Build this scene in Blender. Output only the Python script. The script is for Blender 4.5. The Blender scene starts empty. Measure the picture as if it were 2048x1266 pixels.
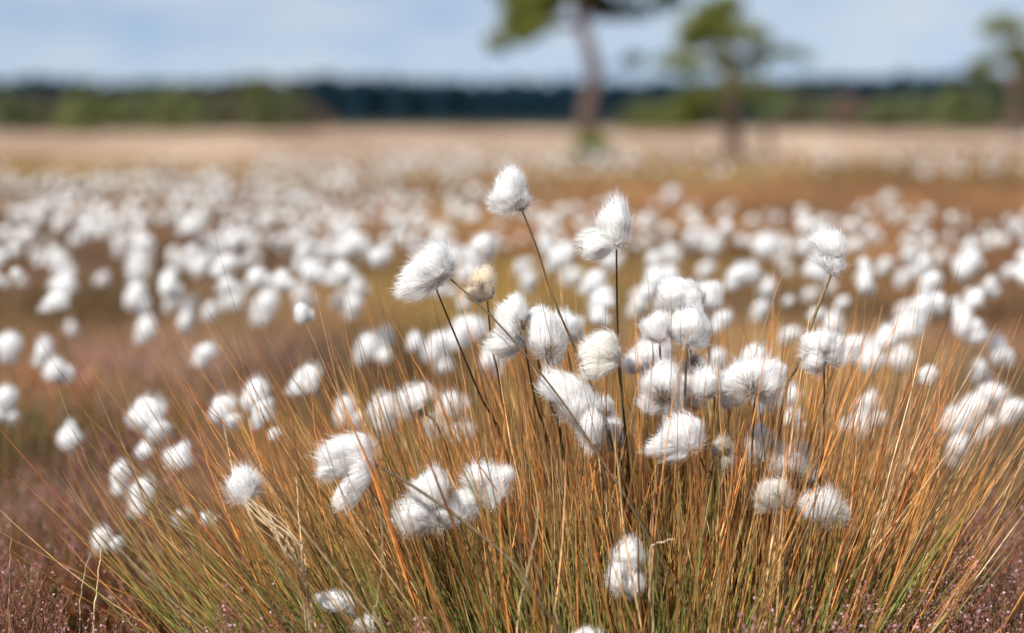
import bpy, math, random
import numpy as np
from mathutils import Vector

# ------------------------------------------------------------------ camera, world, sun
SC = bpy.context.scene
COL = SC.collection
H = 0.66                    # camera height above the bog
FP = 2048 * 70.0 / 36.0     # focal length in photo pixels
PITCH = math.atan((633 - 240) / FP)
CP, SP = math.cos(PITCH), math.sin(PITCH)
D0 = 1.93                   # depth of the sharp plane

cam = bpy.data.objects.new('camera', bpy.data.cameras.new('camera'))
COL.objects.link(cam)
cam.location = (0, 0, H)
cam.rotation_euler = (math.pi / 2 - PITCH, 0, 0)
cam.data.lens = 70
cam.data.sensor_width = 36
cam.data.clip_start = 0.05
cam.data.clip_end = 6000
cam.data.dof.use_dof = True
cam.data.dof.focus_distance = 1.95
cam.data.dof.aperture_fstop = 2.5
SC.camera = cam

SUN_EL, SUN_AZ = math.radians(46), math.radians(218)    # azimuth clockwise from +Y
world = bpy.data.worlds.new("World")
SC.world = world
world.use_nodes = True
nt = world.node_tree
nt.nodes.clear()
sky = nt.nodes.new('ShaderNodeTexSky')
sky.sky_type = 'NISHITA'
sky.sun_disc = False
sky.sun_elevation = SUN_EL
sky.sun_rotation = SUN_AZ
sky.air_density = 1.0
sky.dust_density = 0.15
sky.ozone_density = 2.0
tc = nt.nodes.new('ShaderNodeTexCoord')
mp = nt.nodes.new('ShaderNodeMapping')
mp.inputs['Scale'].default_value = (13, 13, 34)
nz = nt.nodes.new('ShaderNodeTexNoise')
nz.inputs['Scale'].default_value = 1.0
nz.inputs['Detail'].default_value = 3.0
rp = nt.nodes.new('ShaderNodeValToRGB')
rp.color_ramp.elements[0].position = 0.12
rp.color_ramp.elements[1].position = 0.75
rp.color_ramp.elements[1].color = (0.7, 0.7, 0.7, 1)
mx = nt.nodes.new('ShaderNodeMixRGB')
mx.inputs['Color2'].default_value = (6.0, 6.25, 6.6, 1)
bg = nt.nodes.new('ShaderNodeBackground')
bg.inputs['Strength'].default_value = 0.089
out = nt.nodes.new('ShaderNodeOutputWorld')
# look a little higher into the same sky near the horizon: the air is very clear
sx = nt.nodes.new('ShaderNodeSeparateXYZ')
ma = nt.nodes.new('ShaderNodeMath'); ma.operation = 'ADD'; ma.inputs[1].default_value = 0.16
cx = nt.nodes.new('ShaderNodeCombineXYZ')
L = nt.links.new
L(tc.outputs['Generated'], sx.inputs[0])
L(sx.outputs[0], cx.inputs[0]); L(sx.outputs[1], cx.inputs[1])
L(sx.outputs[2], ma.inputs[0]); L(ma.outputs[0], cx.inputs[2])
L(cx.outputs[0], sky.inputs['Vector'])
L(tc.outputs['Generated'], mp.inputs['Vector'])
L(mp.outputs[0], nz.inputs['Vector'])
L(nz.outputs['Fac'], rp.inputs['Fac'])
L(rp.outputs['Color'], mx.inputs['Fac'])
L(sky.outputs['Color'], mx.inputs['Color1'])
L(mx.outputs['Color'], bg.inputs['Color'])
L(bg.outputs[0], out.inputs['Surface'])

sun = bpy.data.lights.new('sun', 'SUN')
sun.energy = 5.0
sun.angle = math.radians(0.5)
sun.color = (1.0, 0.955, 0.89)
so = bpy.data.objects.new('sun', sun)
COL.objects.link(so)
sd = Vector((math.sin(SUN_AZ) * math.cos(SUN_EL), math.cos(SUN_AZ) * math.cos(SUN_EL), math.sin(SUN_EL)))
so.rotation_euler = sd.to_track_quat('Z', 'Y').to_euler()

SC.view_settings.view_transform = 'Standard'
SC.view_settings.look = 'None'
SC.view_settings.gamma = 1
SC.view_settings.exposure = 0.48
SC.render.engine = 'CYCLES'
SC.render.resolution_x = 1024
SC.render.resolution_y = 633
SC.cycles.max_bounces = 8
SC.cycles.transmission_bounces = 6

# ------------------------------------------------------------------ helpers
R = np.random.default_rng(7)
random.seed(7)


def at(px, py, D):
    """photo pixel + depth (world Y) -> point"""
    a, b = (px - 1024) / FP, (633 - py) / FP
    d = np.array([a, CP + b * SP, -SP + b * CP])
    return np.array([0, 0, H]) + d * (D / d[1])


def nrm(v):
    return v / (np.linalg.norm(v, axis=-1, keepdims=True) + 1e-12)


_nt = R.random((64, 64))


def noise2(x, y, s):
    """smooth value noise 0..1"""
    x = np.asarray(x) * s + 100.3; y = np.asarray(y) * s + 57.7
    xi, yi = np.floor(x).astype(int), np.floor(y).astype(int)
    fx, fy = x - xi, y - yi
    fx, fy = fx * fx * (3 - 2 * fx), fy * fy * (3 - 2 * fy)
    g = lambda i, j: _nt[i % 64, j % 64]
    return (g(xi, yi) * (1 - fx) * (1 - fy) + g(xi + 1, yi) * fx * (1 - fy)
            + g(xi, yi + 1) * (1 - fx) * fy + g(xi + 1, yi + 1) * fx * fy)


def gz(x, y):
    """height of the ground"""
    y = np.asarray(y, float); x = np.asarray(x, float)
    w = np.clip((y - 9) / 30, 0, 1) * np.clip((260 - y) / 60, 0, 1) * (1 - .75 * np.clip((y - 28) / 30, 0, 1))
    return w * ((noise2(x, y, 0.16) - 0.5) * 0.20 + (noise2(x + 40, y, 0.05) - 0.5) * 0.25)


class G:
    """collects numpy geometry for ONE mesh object"""
    def __init__(s):
        s.v, s.q, s.t, s.c, s.n = [], [], [], [], 0
        s.qm, s.tm = [], []

    def add(s, v, q=None, t=None, c=(1, 1, 1), m=0):
        v = np.asarray(v, float).reshape(-1, 3)
        c = np.asarray(c, float)
        if c.ndim == 1: c = np.tile(c, (len(v), 1))
        s.v.append(v); s.c.append(c)
        if q is not None:
            s.q.append(np.asarray(q, int) + s.n); s.qm.append(np.full(len(q), m))
        if t is not None:
            s.t.append(np.asarray(t, int) + s.n); s.tm.append(np.full(len(t), m))
        s.n += len(v)

    def strands(s, P, W, C, sides=2, m=0, face=None):
        """P (N,K,3) paths, W (N,K) half widths, C (N,K,3) colours"""
        N, K, _ = P.shape
        if N == 0: return
        T = np.empty_like(P)
        T[:, 1:-1] = P[:, 2:] - P[:, :-2]; T[:, 0] = P[:, 1] - P[:, 0]; T[:, -1] = P[:, -1] - P[:, -2]
        T = nrm(T)
        ref = face if face is not None else nrm(R.normal(size=(N, 3)))
        if ref.ndim == 2: ref = np.repeat(ref[:, None, :], K, 1)
        A = nrm(np.cross(T, ref)); B = np.cross(T, A)
        S = sides
        V = np.empty((N, K, S, 3))
        for k in range(S):
            a = 2 * math.pi * k / S
            V[:, :, k] = P + (A * math.cos(a) + B * math.sin(a)) * W[..., None]
        idx = np.arange(N * K * S).reshape(N, K, S)
        if S == 2:
            q = np.stack([idx[:, :-1, 0], idx[:, :-1, 1], idx[:, 1:, 1], idx[:, 1:, 0]], -1).reshape(-1, 4)
        else:
            nx = np.roll(idx, -1, axis=2)
            q = np.stack([idx[:, :-1], nx[:, :-1], nx[:, 1:], idx[:, 1:]], -1).reshape(-1, 4)
        s.add(V.reshape(-1, 3), q=q, c=np.repeat(C[:, :, None, :], S, 2).reshape(-1, 3), m=m)

    def tube(s, pts, rad, col, sides=8, m=0, rough=0.0):
        pts = np.asarray(pts, float); K = len(pts)
        rad = np.broadcast_to(np.asarray(rad, float), (K,)).copy()
        C = np.broadcast_to(np.asarray(col, float), (K, 3))
        if rough: rad = rad * (1 + R.normal(size=K) * rough)
        s.strands(pts[None], rad[None], C[None], sides=sides, m=m, face=nrm(np.array([[.31, .93, .2]])))

    def build(s, name, mats, parent=None, loc=None, smooth=True):
        v = np.concatenate(s.v)
        if loc is not None: v = v - np.asarray(loc)[None]
        me = bpy.data.meshes.new(name)
        q = np.concatenate(s.q) if s.q else np.zeros((0, 4), int)
        t = np.concatenate(s.t) if s.t else np.zeros((0, 3), int)
        mi = np.concatenate(s.qm + s.tm) if (s.qm or s.tm) else np.zeros(0)
        me.vertices.add(len(v)); me.vertices.foreach_set('co', v.ravel())
        li = np.concatenate([q.ravel(), t.ravel()])
        me.loops.add(len(li)); me.loops.foreach_set('vertex_index', li)
        st = np.concatenate([np.arange(len(q)) * 4, len(q) * 4 + np.arange(len(t)) * 3])
        me.polygons.add(len(st))
        me.polygons.foreach_set('loop_start', st)
        me.polygons.foreach_set('material_index', mi.astype(int))
        me.polygons.foreach_set('use_smooth', np.full(len(st), smooth))
        ca = me.color_attributes.new('col', 'FLOAT_COLOR', 'POINT')
        c = np.concatenate(s.c); c = np.concatenate([c, np.ones((len(c), 1))], 1)
        ca.data.foreach_set('color', c.ravel())
        me.update(calc_edges=True)
        for m in (mats if isinstance(mats, (list, tuple)) else [mats]): me.materials.append(m)
        o = bpy.data.objects.new(name, me); COL.objects.link(o)
        if parent: o.parent = parent
        return o


def empty(name, loc, label, cat, group=None):
    o = bpy.data.objects.new(name, None); COL.objects.link(o)
    o.location = [float(a) for a in loc]; o.empty_display_size = 0.05
    tag(o, label, cat, group)
    return o


def tag(o, label=None, cat=None, group=None, kind=None):
    if label: o['label'] = label
    if cat: o['category'] = cat
    if group: o['group'] = group
    if kind: o['kind'] = kind


# ------------------------------------------------------------------ materials
def mat_attr(name, rough=0.6, trans=0.25, var=0.25, scale=60, spec=0.3, stripe=False):
    m = bpy.data.materials.new(name); m.use_nodes = True
    n = m.node_tree.nodes; l = m.node_tree.links; n.clear()
    a = n.new('ShaderNodeAttribute'); a.attribute_name = 'col'
    tx = n.new('ShaderNodeTexCoord')
    no = n.new('ShaderNodeTexNoise'); no.inputs['Scale'].default_value = scale; no.inputs['Detail'].default_value = 4
    mr = n.new('ShaderNodeMapRange')
    mr.inputs['From Min'].default_value = 0.3; mr.inputs['From Max'].default_value = 0.7
    mr.inputs['To Min'].default_value = 1 - var; mr.inputs['To Max'].default_value = 1 + var
    mu = n.new('ShaderNodeMixRGB'); mu.blend_type = 'MULTIPLY'; mu.inputs['Fac'].default_value = 1
    l.new(tx.outputs['Object'], no.inputs['Vector']); l.new(no.outputs['Fac'], mr.inputs['Value'])
    l.new(a.outputs['Color'], mu.inputs['Color1']); l.new(mr.outputs[0], mu.inputs['Color2'])
    p = n.new('ShaderNodeBsdfPrincipled')
    p.inputs['Roughness'].default_value = rough
    p.inputs['Specular IOR Level'].default_value = spec
    l.new(mu.outputs[0], p.inputs['Base Color'])
    o = n.new('ShaderNodeOutputMaterial')
    if trans > 0:
        t = n.new('ShaderNodeBsdfTranslucent'); l.new(mu.outputs[0], t.inputs['Color'])
        x = n.new('ShaderNodeMixShader'); x.inputs['Fac'].default_value = trans
        l.new(p.outputs[0], x.inputs[1]); l.new(t.outputs[0], x.inputs[2]); l.new(x.outputs[0], o.inputs[0])
    else:
        l.new(p.outputs[0], o.inputs[0])
    return m


M_BLADE = mat_attr('grass_blade', 0.5, 0.35, 0.3, 90, 0.35)
M_STEM = mat_attr('flower_stem', 0.5, 0.0, 0.3, 200, 0.35)
M_FLUFF = mat_attr('cotton_fluff', 0.8, 0.5, 0.02, 300, 0.05)
M_SCALE = mat_attr('papery_scales', 0.7, 0.2, 0.3, 400, 0.2)
M_HEATHER = mat_attr('heather_leaf', 0.6, 0.15, 0.35, 120, 0.25)
M_BLOSSOM = mat_attr('heather_blossom', 0.6, 0.35, 0.3, 300, 0.3)
M_BARK = mat_attr('pine_bark', 0.9, 0.0, 0.45, 9, 0.1)
M_NEEDLE = mat_attr('tree_foliage', 0.6, 0.3, 0.3, 2, 0.2)


def mat_ground():
    m = bpy.data.materials.new('bog_ground'); m.use_nodes = True
    n = m.node_tree.nodes; l = m.node_tree.links; n.clear()
    tx = n.new('ShaderNodeTexCoord')
    sep = n.new('ShaderNodeSeparateXYZ'); l.new(tx.outputs['Object'], sep.inputs[0])
    mp = n.new('ShaderNodeMapping'); mp.inputs['Scale'].default_value = (1, 0.35, 1)
    l.new(tx.outputs['Object'], mp.inputs[0])
    n1 = n.new('ShaderNodeTexNoise'); n1.inputs['Scale'].default_value = 0.22; n1.inputs['Detail'].default_value = 5
    n2 = n.new('ShaderNodeTexNoise'); n2.inputs['Scale'].default_value = 9; n2.inputs['Detail'].default_value = 6
    l.new(mp.outputs[0], n1.inputs[0]); l.new(tx.outputs['Object'], n2.inputs[0])
    r1 = n.new('ShaderNodeValToRGB'); e = r1.color_ramp.elements
    e[0].position = .3; e[0].color = (.10, .055, .025, 1)
    e[1].position = .7; e[1].color = (.42, .24, .12, 1)
    x = e.new(.45); x.color = (.24, .12, .045, 1)
    x = e.new(.57); x.color = (.30, .185, .08, 1)
    r2 = n.new('ShaderNodeValToRGB'); e = r2.color_ramp.elements
    e[0].position = .38; e[0].color = (.23, .125, .065, 1)
    e[1].position = .62; e[1].color = (.74, .55, .40, 1)
    l.new(n1.outputs['Fac'], r1.inputs[0]); l.new(n1.outputs['Fac'], r2.inputs[0])
    mr = n.new('ShaderNodeMapRange'); mr.inputs['From Min'].default_value = 20; mr.inputs['From Max'].default_value = 48
    l.new(sep.outputs[1], mr.inputs['Value'])
    mx = n.new('ShaderNodeMixRGB'); l.new(mr.outputs[0], mx.inputs[0])
    l.new(r1.outputs[0], mx.inputs[1]); l.new(r2.outputs[0], mx.inputs[2])
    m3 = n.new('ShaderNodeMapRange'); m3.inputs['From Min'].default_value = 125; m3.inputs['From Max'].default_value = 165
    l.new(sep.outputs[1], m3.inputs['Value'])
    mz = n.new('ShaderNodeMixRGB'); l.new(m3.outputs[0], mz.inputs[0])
    l.new(mx.outputs[0], mz.inputs[1]); mz.inputs[2].default_value = (.045, .055, .04, 1)   # dark strip painted into the ground colour as shade at the wood's foot
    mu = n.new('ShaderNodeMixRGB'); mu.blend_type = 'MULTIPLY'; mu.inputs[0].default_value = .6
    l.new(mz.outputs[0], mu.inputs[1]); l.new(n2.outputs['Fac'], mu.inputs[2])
    br = n.new('ShaderNodeMixRGB'); br.blend_type = 'MULTIPLY'; br.inputs[0].default_value = 1; br.inputs[2].default_value = (.95, .95, .95, 1)
    l.new(mu.outputs[0], br.inputs[1])
    p = n.new('ShaderNodeBsdfPrincipled'); p.inputs['Roughness'].default_value = 1; p.inputs['Specular IOR Level'].default_value = .1
    l.new(br.outputs[0], p.inputs['Base Color'])
    bp = n.new('ShaderNodeBump'); bp.inputs['Distance'].default_value = .03; bp.inputs['Strength'].default_value = .8
    l.new(n2.outputs['Fac'], bp.inputs['Height']); l.new(bp.outputs[0], p.inputs['Normal'])
    o = n.new('ShaderNodeOutputMaterial'); l.new(p.outputs[0], o.inputs[0])
    return m


# ------------------------------------------------------------------ ground
g = G()
ys = np.concatenate([[-30, -5, 0], np.linspace(1, 60, 120), np.linspace(61, 330, 90), [500, 900, 1800, 4000]])
us = np.linspace(-1, 1, 81)
YY, UU = np.meshgrid(ys, us, indexing='ij')
XX = UU * (6 + np.abs(YY) * 0.9)
ZZ = gz(XX, YY)
idx = np.arange(YY.size).reshape(YY.shape)
q = np.stack([idx[:-1, :-1], idx[:-1, 1:], idx[1:, 1:], idx[1:, :-1]], -1).reshape(-1, 4)
g.add(np.stack([XX, YY, ZZ], -1), q=q)
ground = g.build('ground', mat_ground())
tag(ground, 'flat brown and tan peat bog ground reaching to the horizon', 'ground', kind='structure')

# ------------------------------------------------------------------ trees
def needles(g, c, rad, n, size, col, squash=0.7, dark=0.5):
    """a cloud of small leaf or needle tufts filling a lumpy ellipsoid"""
    u = nrm(R.normal(size=(n, 3))) * (R.random((n, 1)) ** 0.45)
    lump = 1 + 0.35 * np.sin(u[:, :1] * 5 + c[0] * 7) * np.cos(u[:, 2:3] * 6 + c[2] * 5)
    P = np.asarray(c) + u * lump * np.array([rad, rad, rad * squash])
    # three crossing triangles per tuft
    vs, ts, cs = [], [], []
    f = col * (0.65 + 0.7 * R.random((n, 1)) ** 1.0)
    for k in range(3):
        d = nrm(R.normal(size=(n, 3)) + np.array([0, 0, .5])) * size * (0.6 + 0.8 * R.random((n, 1)))
        w = nrm(np.cross(d, R.normal(size=(n, 3)))) * size * 0.28
        vs.append(np.stack([P - w, P + w, P + d], 1)); cs.append(np.repeat(f[:, None], 3, 1))
    V = np.concatenate(vs).reshape(-1, 3)
    g.add(V, t=np.arange(len(V)).reshape(-1, 3), c=np.concatenate(cs).reshape(-1, 3))


def smoothpath(pts, n=14):
    pts = np.asarray(pts, float); K = len(pts)
    t = np.linspace(0, K - 1, n); i = np.clip(np.floor(t).astype(int), 0, K - 2); f = (t - i)[:, None]
    p0 = pts[np.clip(i - 1, 0, K - 1)]; p1 = pts[i]; p2 = pts[i + 1]; p3 = pts[np.clip(i + 2, 0, K - 1)]
    return 0.5 * (2 * p1 + (p2 - p0) * f + (2 * p0 - 5 * p1 + 4 * p2 - p3) * f ** 2 + (3 * p1 - p0 - 3 * p2 + p3) * f ** 3)


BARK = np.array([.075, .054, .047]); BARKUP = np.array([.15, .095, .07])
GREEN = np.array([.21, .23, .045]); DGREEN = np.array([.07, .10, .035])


def pine(label, D, trunk, widths, limbs, clumps, base_moss=False, name='pine_tree'):
    """trunk, limbs and clumps given as photo pixels at depth D"""
    s = D / FP
    root = at(trunk[0][0], trunk[0][1], D)
    t = empty(name, root, label, 'tree', 'pines standing on the open bog')
    g = G()
    p = smoothpath([at(x, y, D) for x, y in trunk], 26)
    w = np.interp(np.linspace(0, 1, 26), np.linspace(0, 1, len(widths)), widths) * s / 2
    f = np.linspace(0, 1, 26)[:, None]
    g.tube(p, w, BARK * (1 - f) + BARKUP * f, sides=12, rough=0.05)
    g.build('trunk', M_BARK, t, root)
    for lb in limbs:
        pts, w0, dy = lb
        g = G()
        q = smoothpath([at(x, y, D) + np.array([0, dy * i / (len(pts) - 1), 0]) for i, (x, y) in enumerate(pts)], 9)
        g.tube(q, np.linspace(w0, w0 * .35, 9) * s / 2, BARKUP * .8, sides=6, rough=.08)
        g.build('limb', M_BARK, t, root)
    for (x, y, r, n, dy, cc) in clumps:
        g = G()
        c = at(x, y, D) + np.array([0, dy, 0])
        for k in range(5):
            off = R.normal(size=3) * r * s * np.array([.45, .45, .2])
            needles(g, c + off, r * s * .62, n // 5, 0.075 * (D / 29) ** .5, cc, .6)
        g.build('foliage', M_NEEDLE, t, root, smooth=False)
    if base_moss:
        g = G()
        needles(g, root + np.array([0, -.25, .2]), 0.24, 1500, .1, np.array([.20, .21, .035]), 1.0)
        g.build('ivy_at_base', M_NEEDLE, t, root, smooth=False)
    return t


pine('tall bent pine with bare grey trunk and crown cut by the top of the picture', 29,
     [(1183, 335), (1182, 290), (1174, 235), (1186, 175), (1182, 110), (1164, 50), (1158, -20), (1165, -110), (1150, -200)],
     [50, 34, 44, 34, 29, 27, 27, 22, 14],
     [([(1166, 50), (1110, 50), (1050, 55), (1000, 75)], 18, -.3), ([(1164, 30), (1210, 10), (1260, -10)], 14, .3),
      ([(1158, -40), (1080, -60), (1010, -50)], 14, .2), ([(1160, -60), (1250, -60), (1320, -20)], 14, -.3),
      ([(1184, 150), (1225, 135), (1265, 120)], 9, .1)],
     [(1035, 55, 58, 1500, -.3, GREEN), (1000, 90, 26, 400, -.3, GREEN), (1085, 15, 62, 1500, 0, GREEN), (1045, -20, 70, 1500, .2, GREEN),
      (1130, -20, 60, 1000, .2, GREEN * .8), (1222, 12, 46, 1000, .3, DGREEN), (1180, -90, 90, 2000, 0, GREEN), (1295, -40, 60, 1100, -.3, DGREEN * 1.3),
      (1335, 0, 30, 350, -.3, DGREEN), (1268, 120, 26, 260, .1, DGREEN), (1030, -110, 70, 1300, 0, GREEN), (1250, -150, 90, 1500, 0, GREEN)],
     base_moss=True)
pine('mid sized pine with a dense rounded top, right of the tall bent pine', 36,
     [(1470, 325), (1468, 280), (1462, 220), (1455, 150), (1448, 80), (1445, 20)],
     [40, 32, 30, 26, 18, 8],
     [([(1452, 140), (1410, 130), (1360, 125)], 10, -.4), ([(1455, 120), (1500, 110), (1570, 108)], 9, .3),
      ([(1462, 210), (1420, 205), (1370, 215)], 9, -.2), ([(1450, 80), (1400, 60)], 8, .1), ([(1462, 190), (1500, 200), (1530, 215)], 8, 0)],
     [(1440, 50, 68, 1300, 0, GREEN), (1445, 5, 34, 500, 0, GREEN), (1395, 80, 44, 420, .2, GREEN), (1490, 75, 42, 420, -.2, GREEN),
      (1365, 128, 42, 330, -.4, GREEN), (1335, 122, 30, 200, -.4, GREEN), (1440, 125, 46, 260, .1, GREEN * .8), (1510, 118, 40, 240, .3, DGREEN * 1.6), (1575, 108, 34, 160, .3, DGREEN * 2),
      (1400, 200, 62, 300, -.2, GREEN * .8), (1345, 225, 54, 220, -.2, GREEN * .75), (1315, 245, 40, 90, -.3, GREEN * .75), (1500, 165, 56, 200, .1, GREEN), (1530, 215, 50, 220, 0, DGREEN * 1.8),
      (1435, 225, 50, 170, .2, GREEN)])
pine('slim pine with a thin bare stem close behind the rounded pine', 40,
     [(1537, 318), (1535, 270), (1530, 210), (1522, 150), (1515, 110)], [18, 15, 13, 10, 6],
     [([(1528, 190), (1550, 180), (1570, 175)], 5, 0)],
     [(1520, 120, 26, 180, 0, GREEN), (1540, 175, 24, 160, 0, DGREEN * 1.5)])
pine('pine with dark trunk at the right edge of the picture', 60,
     [(2034, 275), (2034, 230), (2030, 170), (2036, 110), (2040, 60)], [44, 40, 26, 18, 8],
     [([(2032, 140), (2000, 110), (1975, 90)], 8, -.3), ([(2032, 170), (1990, 150), (1960, 140)], 8, -.3)],
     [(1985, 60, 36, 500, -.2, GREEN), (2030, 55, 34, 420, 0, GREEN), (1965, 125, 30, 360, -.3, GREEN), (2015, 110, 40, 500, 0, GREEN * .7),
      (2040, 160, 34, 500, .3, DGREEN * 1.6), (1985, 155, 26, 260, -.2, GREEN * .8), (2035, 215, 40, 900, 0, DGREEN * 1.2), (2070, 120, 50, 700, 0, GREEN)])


def small_tree(x, D, top, width, col, label, group):
    width = width * 1.35; top = top - 3; col = col * .8 + np.array([.03, .035, .03])
    """broad small tree or bush far out on the bog; top is a photo row"""
    root = at(x, 300, D); root[2] = float(gz(root[0], root[1]))
    Ht = at(x, top, D)[2] - root[2]
    s = D / FP
    t = empty('birch_tree' if col[1] > .1 else 'scrub_pine', root, label, 'tree', group)
    g = G()
    lean = R.normal() * .12
    p = smoothpath([root, root + [lean, 0, Ht * .45], root + [lean * 1.5, 0, Ht * .9]], 8)
    g.tube(p, np.linspace(.13, .02, 8), BARK * 1.1, sides=7, rough=.1)
    for k in range(5):
        a = R.random() * 6.28; z = Ht * (.25 + .12 * k)
        b = root + [lean, 0, z]
        e = b + [math.cos(a) * width * s * .4, math.sin(a) * width * s * .4, Ht * .18]
        g.tube(smoothpath([b, (b + e) / 2 + [0, 0, -.05], e], 5), np.linspace(.045, .012, 5), BARK, sides=5)
    g.build('trunk', M_BARK, t, root)
    g = G()
    for k in range(16):
        z = .03 + .93 * k / 15
        rr = width * s / 2 * (1.0 - .75 * abs(z - .28) ** 1.0)
        a = R.random() * 6.28
        c = root + np.array([math.cos(a) * rr * .5, math.sin(a) * rr * .5, Ht * z])
        needles(g, c, rr * .55, 130, .2, col * (.75 + .5 * R.random()), .7)
    g.build('crown', M_NEEDLE, t, root, smooth=False)


LG = np.array([.24, .27, .08]); MG = np.array([.16, .18, .07]); BG_ = np.array([.16, .13, .075]); RB = np.array([.28, .18, .13])
GL = 'small trees along the left edge of the open bog'
for (x, D, top, w, c, lb) in [
    (28, 110, 192, 95, MG, 'dull green tree at the left edge of the picture before the forest'),
    (80, 118, 205, 70, BG_, 'low olive brown tree second from the left edge'),
    (168, 92, 187, 90, LG, 'brightest light green pointed tree standing alone at the left'),
    (120, 130, 222, 60, MG, 'short green bush just left of the bright pointed tree'),
    (232, 115, 205, 75, LG * .8, 'light green bush right of the bright pointed tree'),
    (290, 120, 190, 80, MG, 'mid green tree left of the middle of the left tree row'),
    (345, 112, 182, 90, LG * .85, 'yellow green bushy tree in the middle of the left tree row'),
    (400, 120, 186, 85, MG, 'olive green broad tree in the middle of the left tree row'),
    (455, 125, 190, 85, BG_, 'brownish tree between the greener trees of the left row'),
    (512, 110, 160, 75, LG * .75, 'tallest tree of the left row, its tip rising above the others'),
    (560, 116, 184, 80, MG, 'green tree just right of the tallest tree of the left row'),
    (605, 122, 196, 60, BG_, 'last brownish green tree at the right end of the left row'),
    (640, 125, 228, 46, RB, 'low reddish bush at the right end of the left row'),
    (55, 150, 200, 70, MG, 'hazy green tree filling the gap beside the left edge tree'),
    (118, 155, 205, 80, BG_, 'hazy brownish tree in the gap left of the bright pointed tree'),
    (205, 150, 200, 80, MG, 'hazy tree in the gap right of the bright pointed tree'),
    (262, 155, 198, 80, BG_, 'hazy brown tree behind the two green trees left of the row middle'),
    (318, 150, 192, 80, MG, 'hazy green tree left behind the yellow green bushy tree'),
    (375, 155, 190, 80, MG, 'hazy green tree right behind the yellow green bushy tree'),
    (480, 150, 186, 80, MG, 'hazy green tree left behind the tallest tree of the row'),
    (585, 155, 192, 80, MG, 'hazy green tree near the right end of the left row'),
]: small_tree(x, D, top, w, c, lb, GL)
GR = 'small trees along the right edge of the open bog'
for (x, D, top, w, c, lb) in [
    (1285, 130, 208, 90, MG, 'dull green scrub tree between the bent pine and the rounded pine'),
    (1360, 122, 200, 90, MG, 'green scrub tree behind the low left branches of the rounded pine'),
    (1590, 130, 190, 70, BG_, 'olive brown tree just right of the slim pine stem'),
    (1640, 140, 196, 60, MG, 'dark green tree left of the pinkish brown bush'),
    (1692, 125, 198, 75, RB, 'pinkish brown bare bush in the right background'),
    (1765, 120, 206, 80, LG * .7, 'low green bush right of the pinkish brown bush'),
    (1840, 130, 196, 90, MG, 'broad mid green tree in the right background'),
    (1915, 112, 180, 90, LG * .75, 'bright green tree left of the pine at the right edge'),
    (1975, 120, 186, 70, MG, 'green tree behind the pine at the right edge'),
]: small_tree(x, D, top, w, c, lb, GR)

# far forest: reads as one dark mass
g = G()
for k in range(1300):
    D = 650 + R.random() * 130
    x = (R.random() - .5) * D * .75
    top = 10.5 + 3.2 * float(noise2(x, 0, .02)) + R.random() * 3.0
    n = 80
    z = R.random(n) ** .8
    rr = (1 - z) * 2.6 + .5
    a = R.random(n) * 6.28
    P = np.stack([x + np.cos(a) * rr * R.random(n), D + np.sin(a) * rr, z * top], -1)
    d = np.stack([np.cos(a) * 1.6, np.sin(a) * .8, -R.random(n) * .8 + .5], -1)
    w = nrm(R.normal(size=(n, 3))) * 1.5
    V = np.stack([P - w, P + w, P + d], 1).reshape(-1, 3); V[:, 2] = np.clip(V[:, 2], 0, None)
    c = np.array([.010, .044, .068]) * (.7 + .6 * R.random())  # blue of the distant air put into the needle colour
    g.add(V, t=np.arange(len(V)).reshape(-1, 3), c=c)
    g.tube([[x, D, 0], [x, D, top]], [.3, .05], (.04, .035, .03), sides=4)
o = g.build('forest', M_NEEDLE, smooth=False)
tag(o, 'dark blue green conifer forest along the whole horizon', 'forest', kind='stuff')

# ------------------------------------------------------------------ low plant cover behind the tussock
OR = np.array([.68, .335, .10]); TAN = np.array([.74, .52, .28]); OLV = np.array([.34, .31, .08]); GRN = np.array([.24, .33, .08])
BRN = np.array([.26, .135, .065]); RUST = np.array([.52, .17, .05]); MAUVE = np.array([.36, .235, .185]); STRAW = np.array([.78, .62, .40]); OCH = np.array([.55, .36, .14])


PATCH = [(110, 790, .10, (.50, .20, .06)), (330, 760, .13, (.07, .06, .02)), (200, 730, .16, (.36, .21, .18)), (430, 740, .2, (.36, .22, .17)),
         (60, 640, .3, (.40, .24, .10)), (620, 640, .3, (.34, .20, .11)), (500, 700, .2, (.38, .26, .17)), (640, 700, .2, (.30, .16, .13)), (90, 1000, .12, (.34, .20, .17)),
         (330, 1000, .12, (.44, .30, .20)), (1850, 900, .15, (.42, .28, .19)), (1900, 760, .2, (.40, .27, .16)), (1600, 700, .3, (.42, .27, .12)), (1350, 520, .7, (.42, .27, .08)),
         (900, 560, .5, (.36, .24, .07)), (1050, 620, .4, (.36, .25, .07)), (300, 480, .7, (.36, .20, .12)), (1900, 480, .7, (.42, .20, .09)), (1300, 400, 1.5, (.60, .34, .15))]


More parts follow.
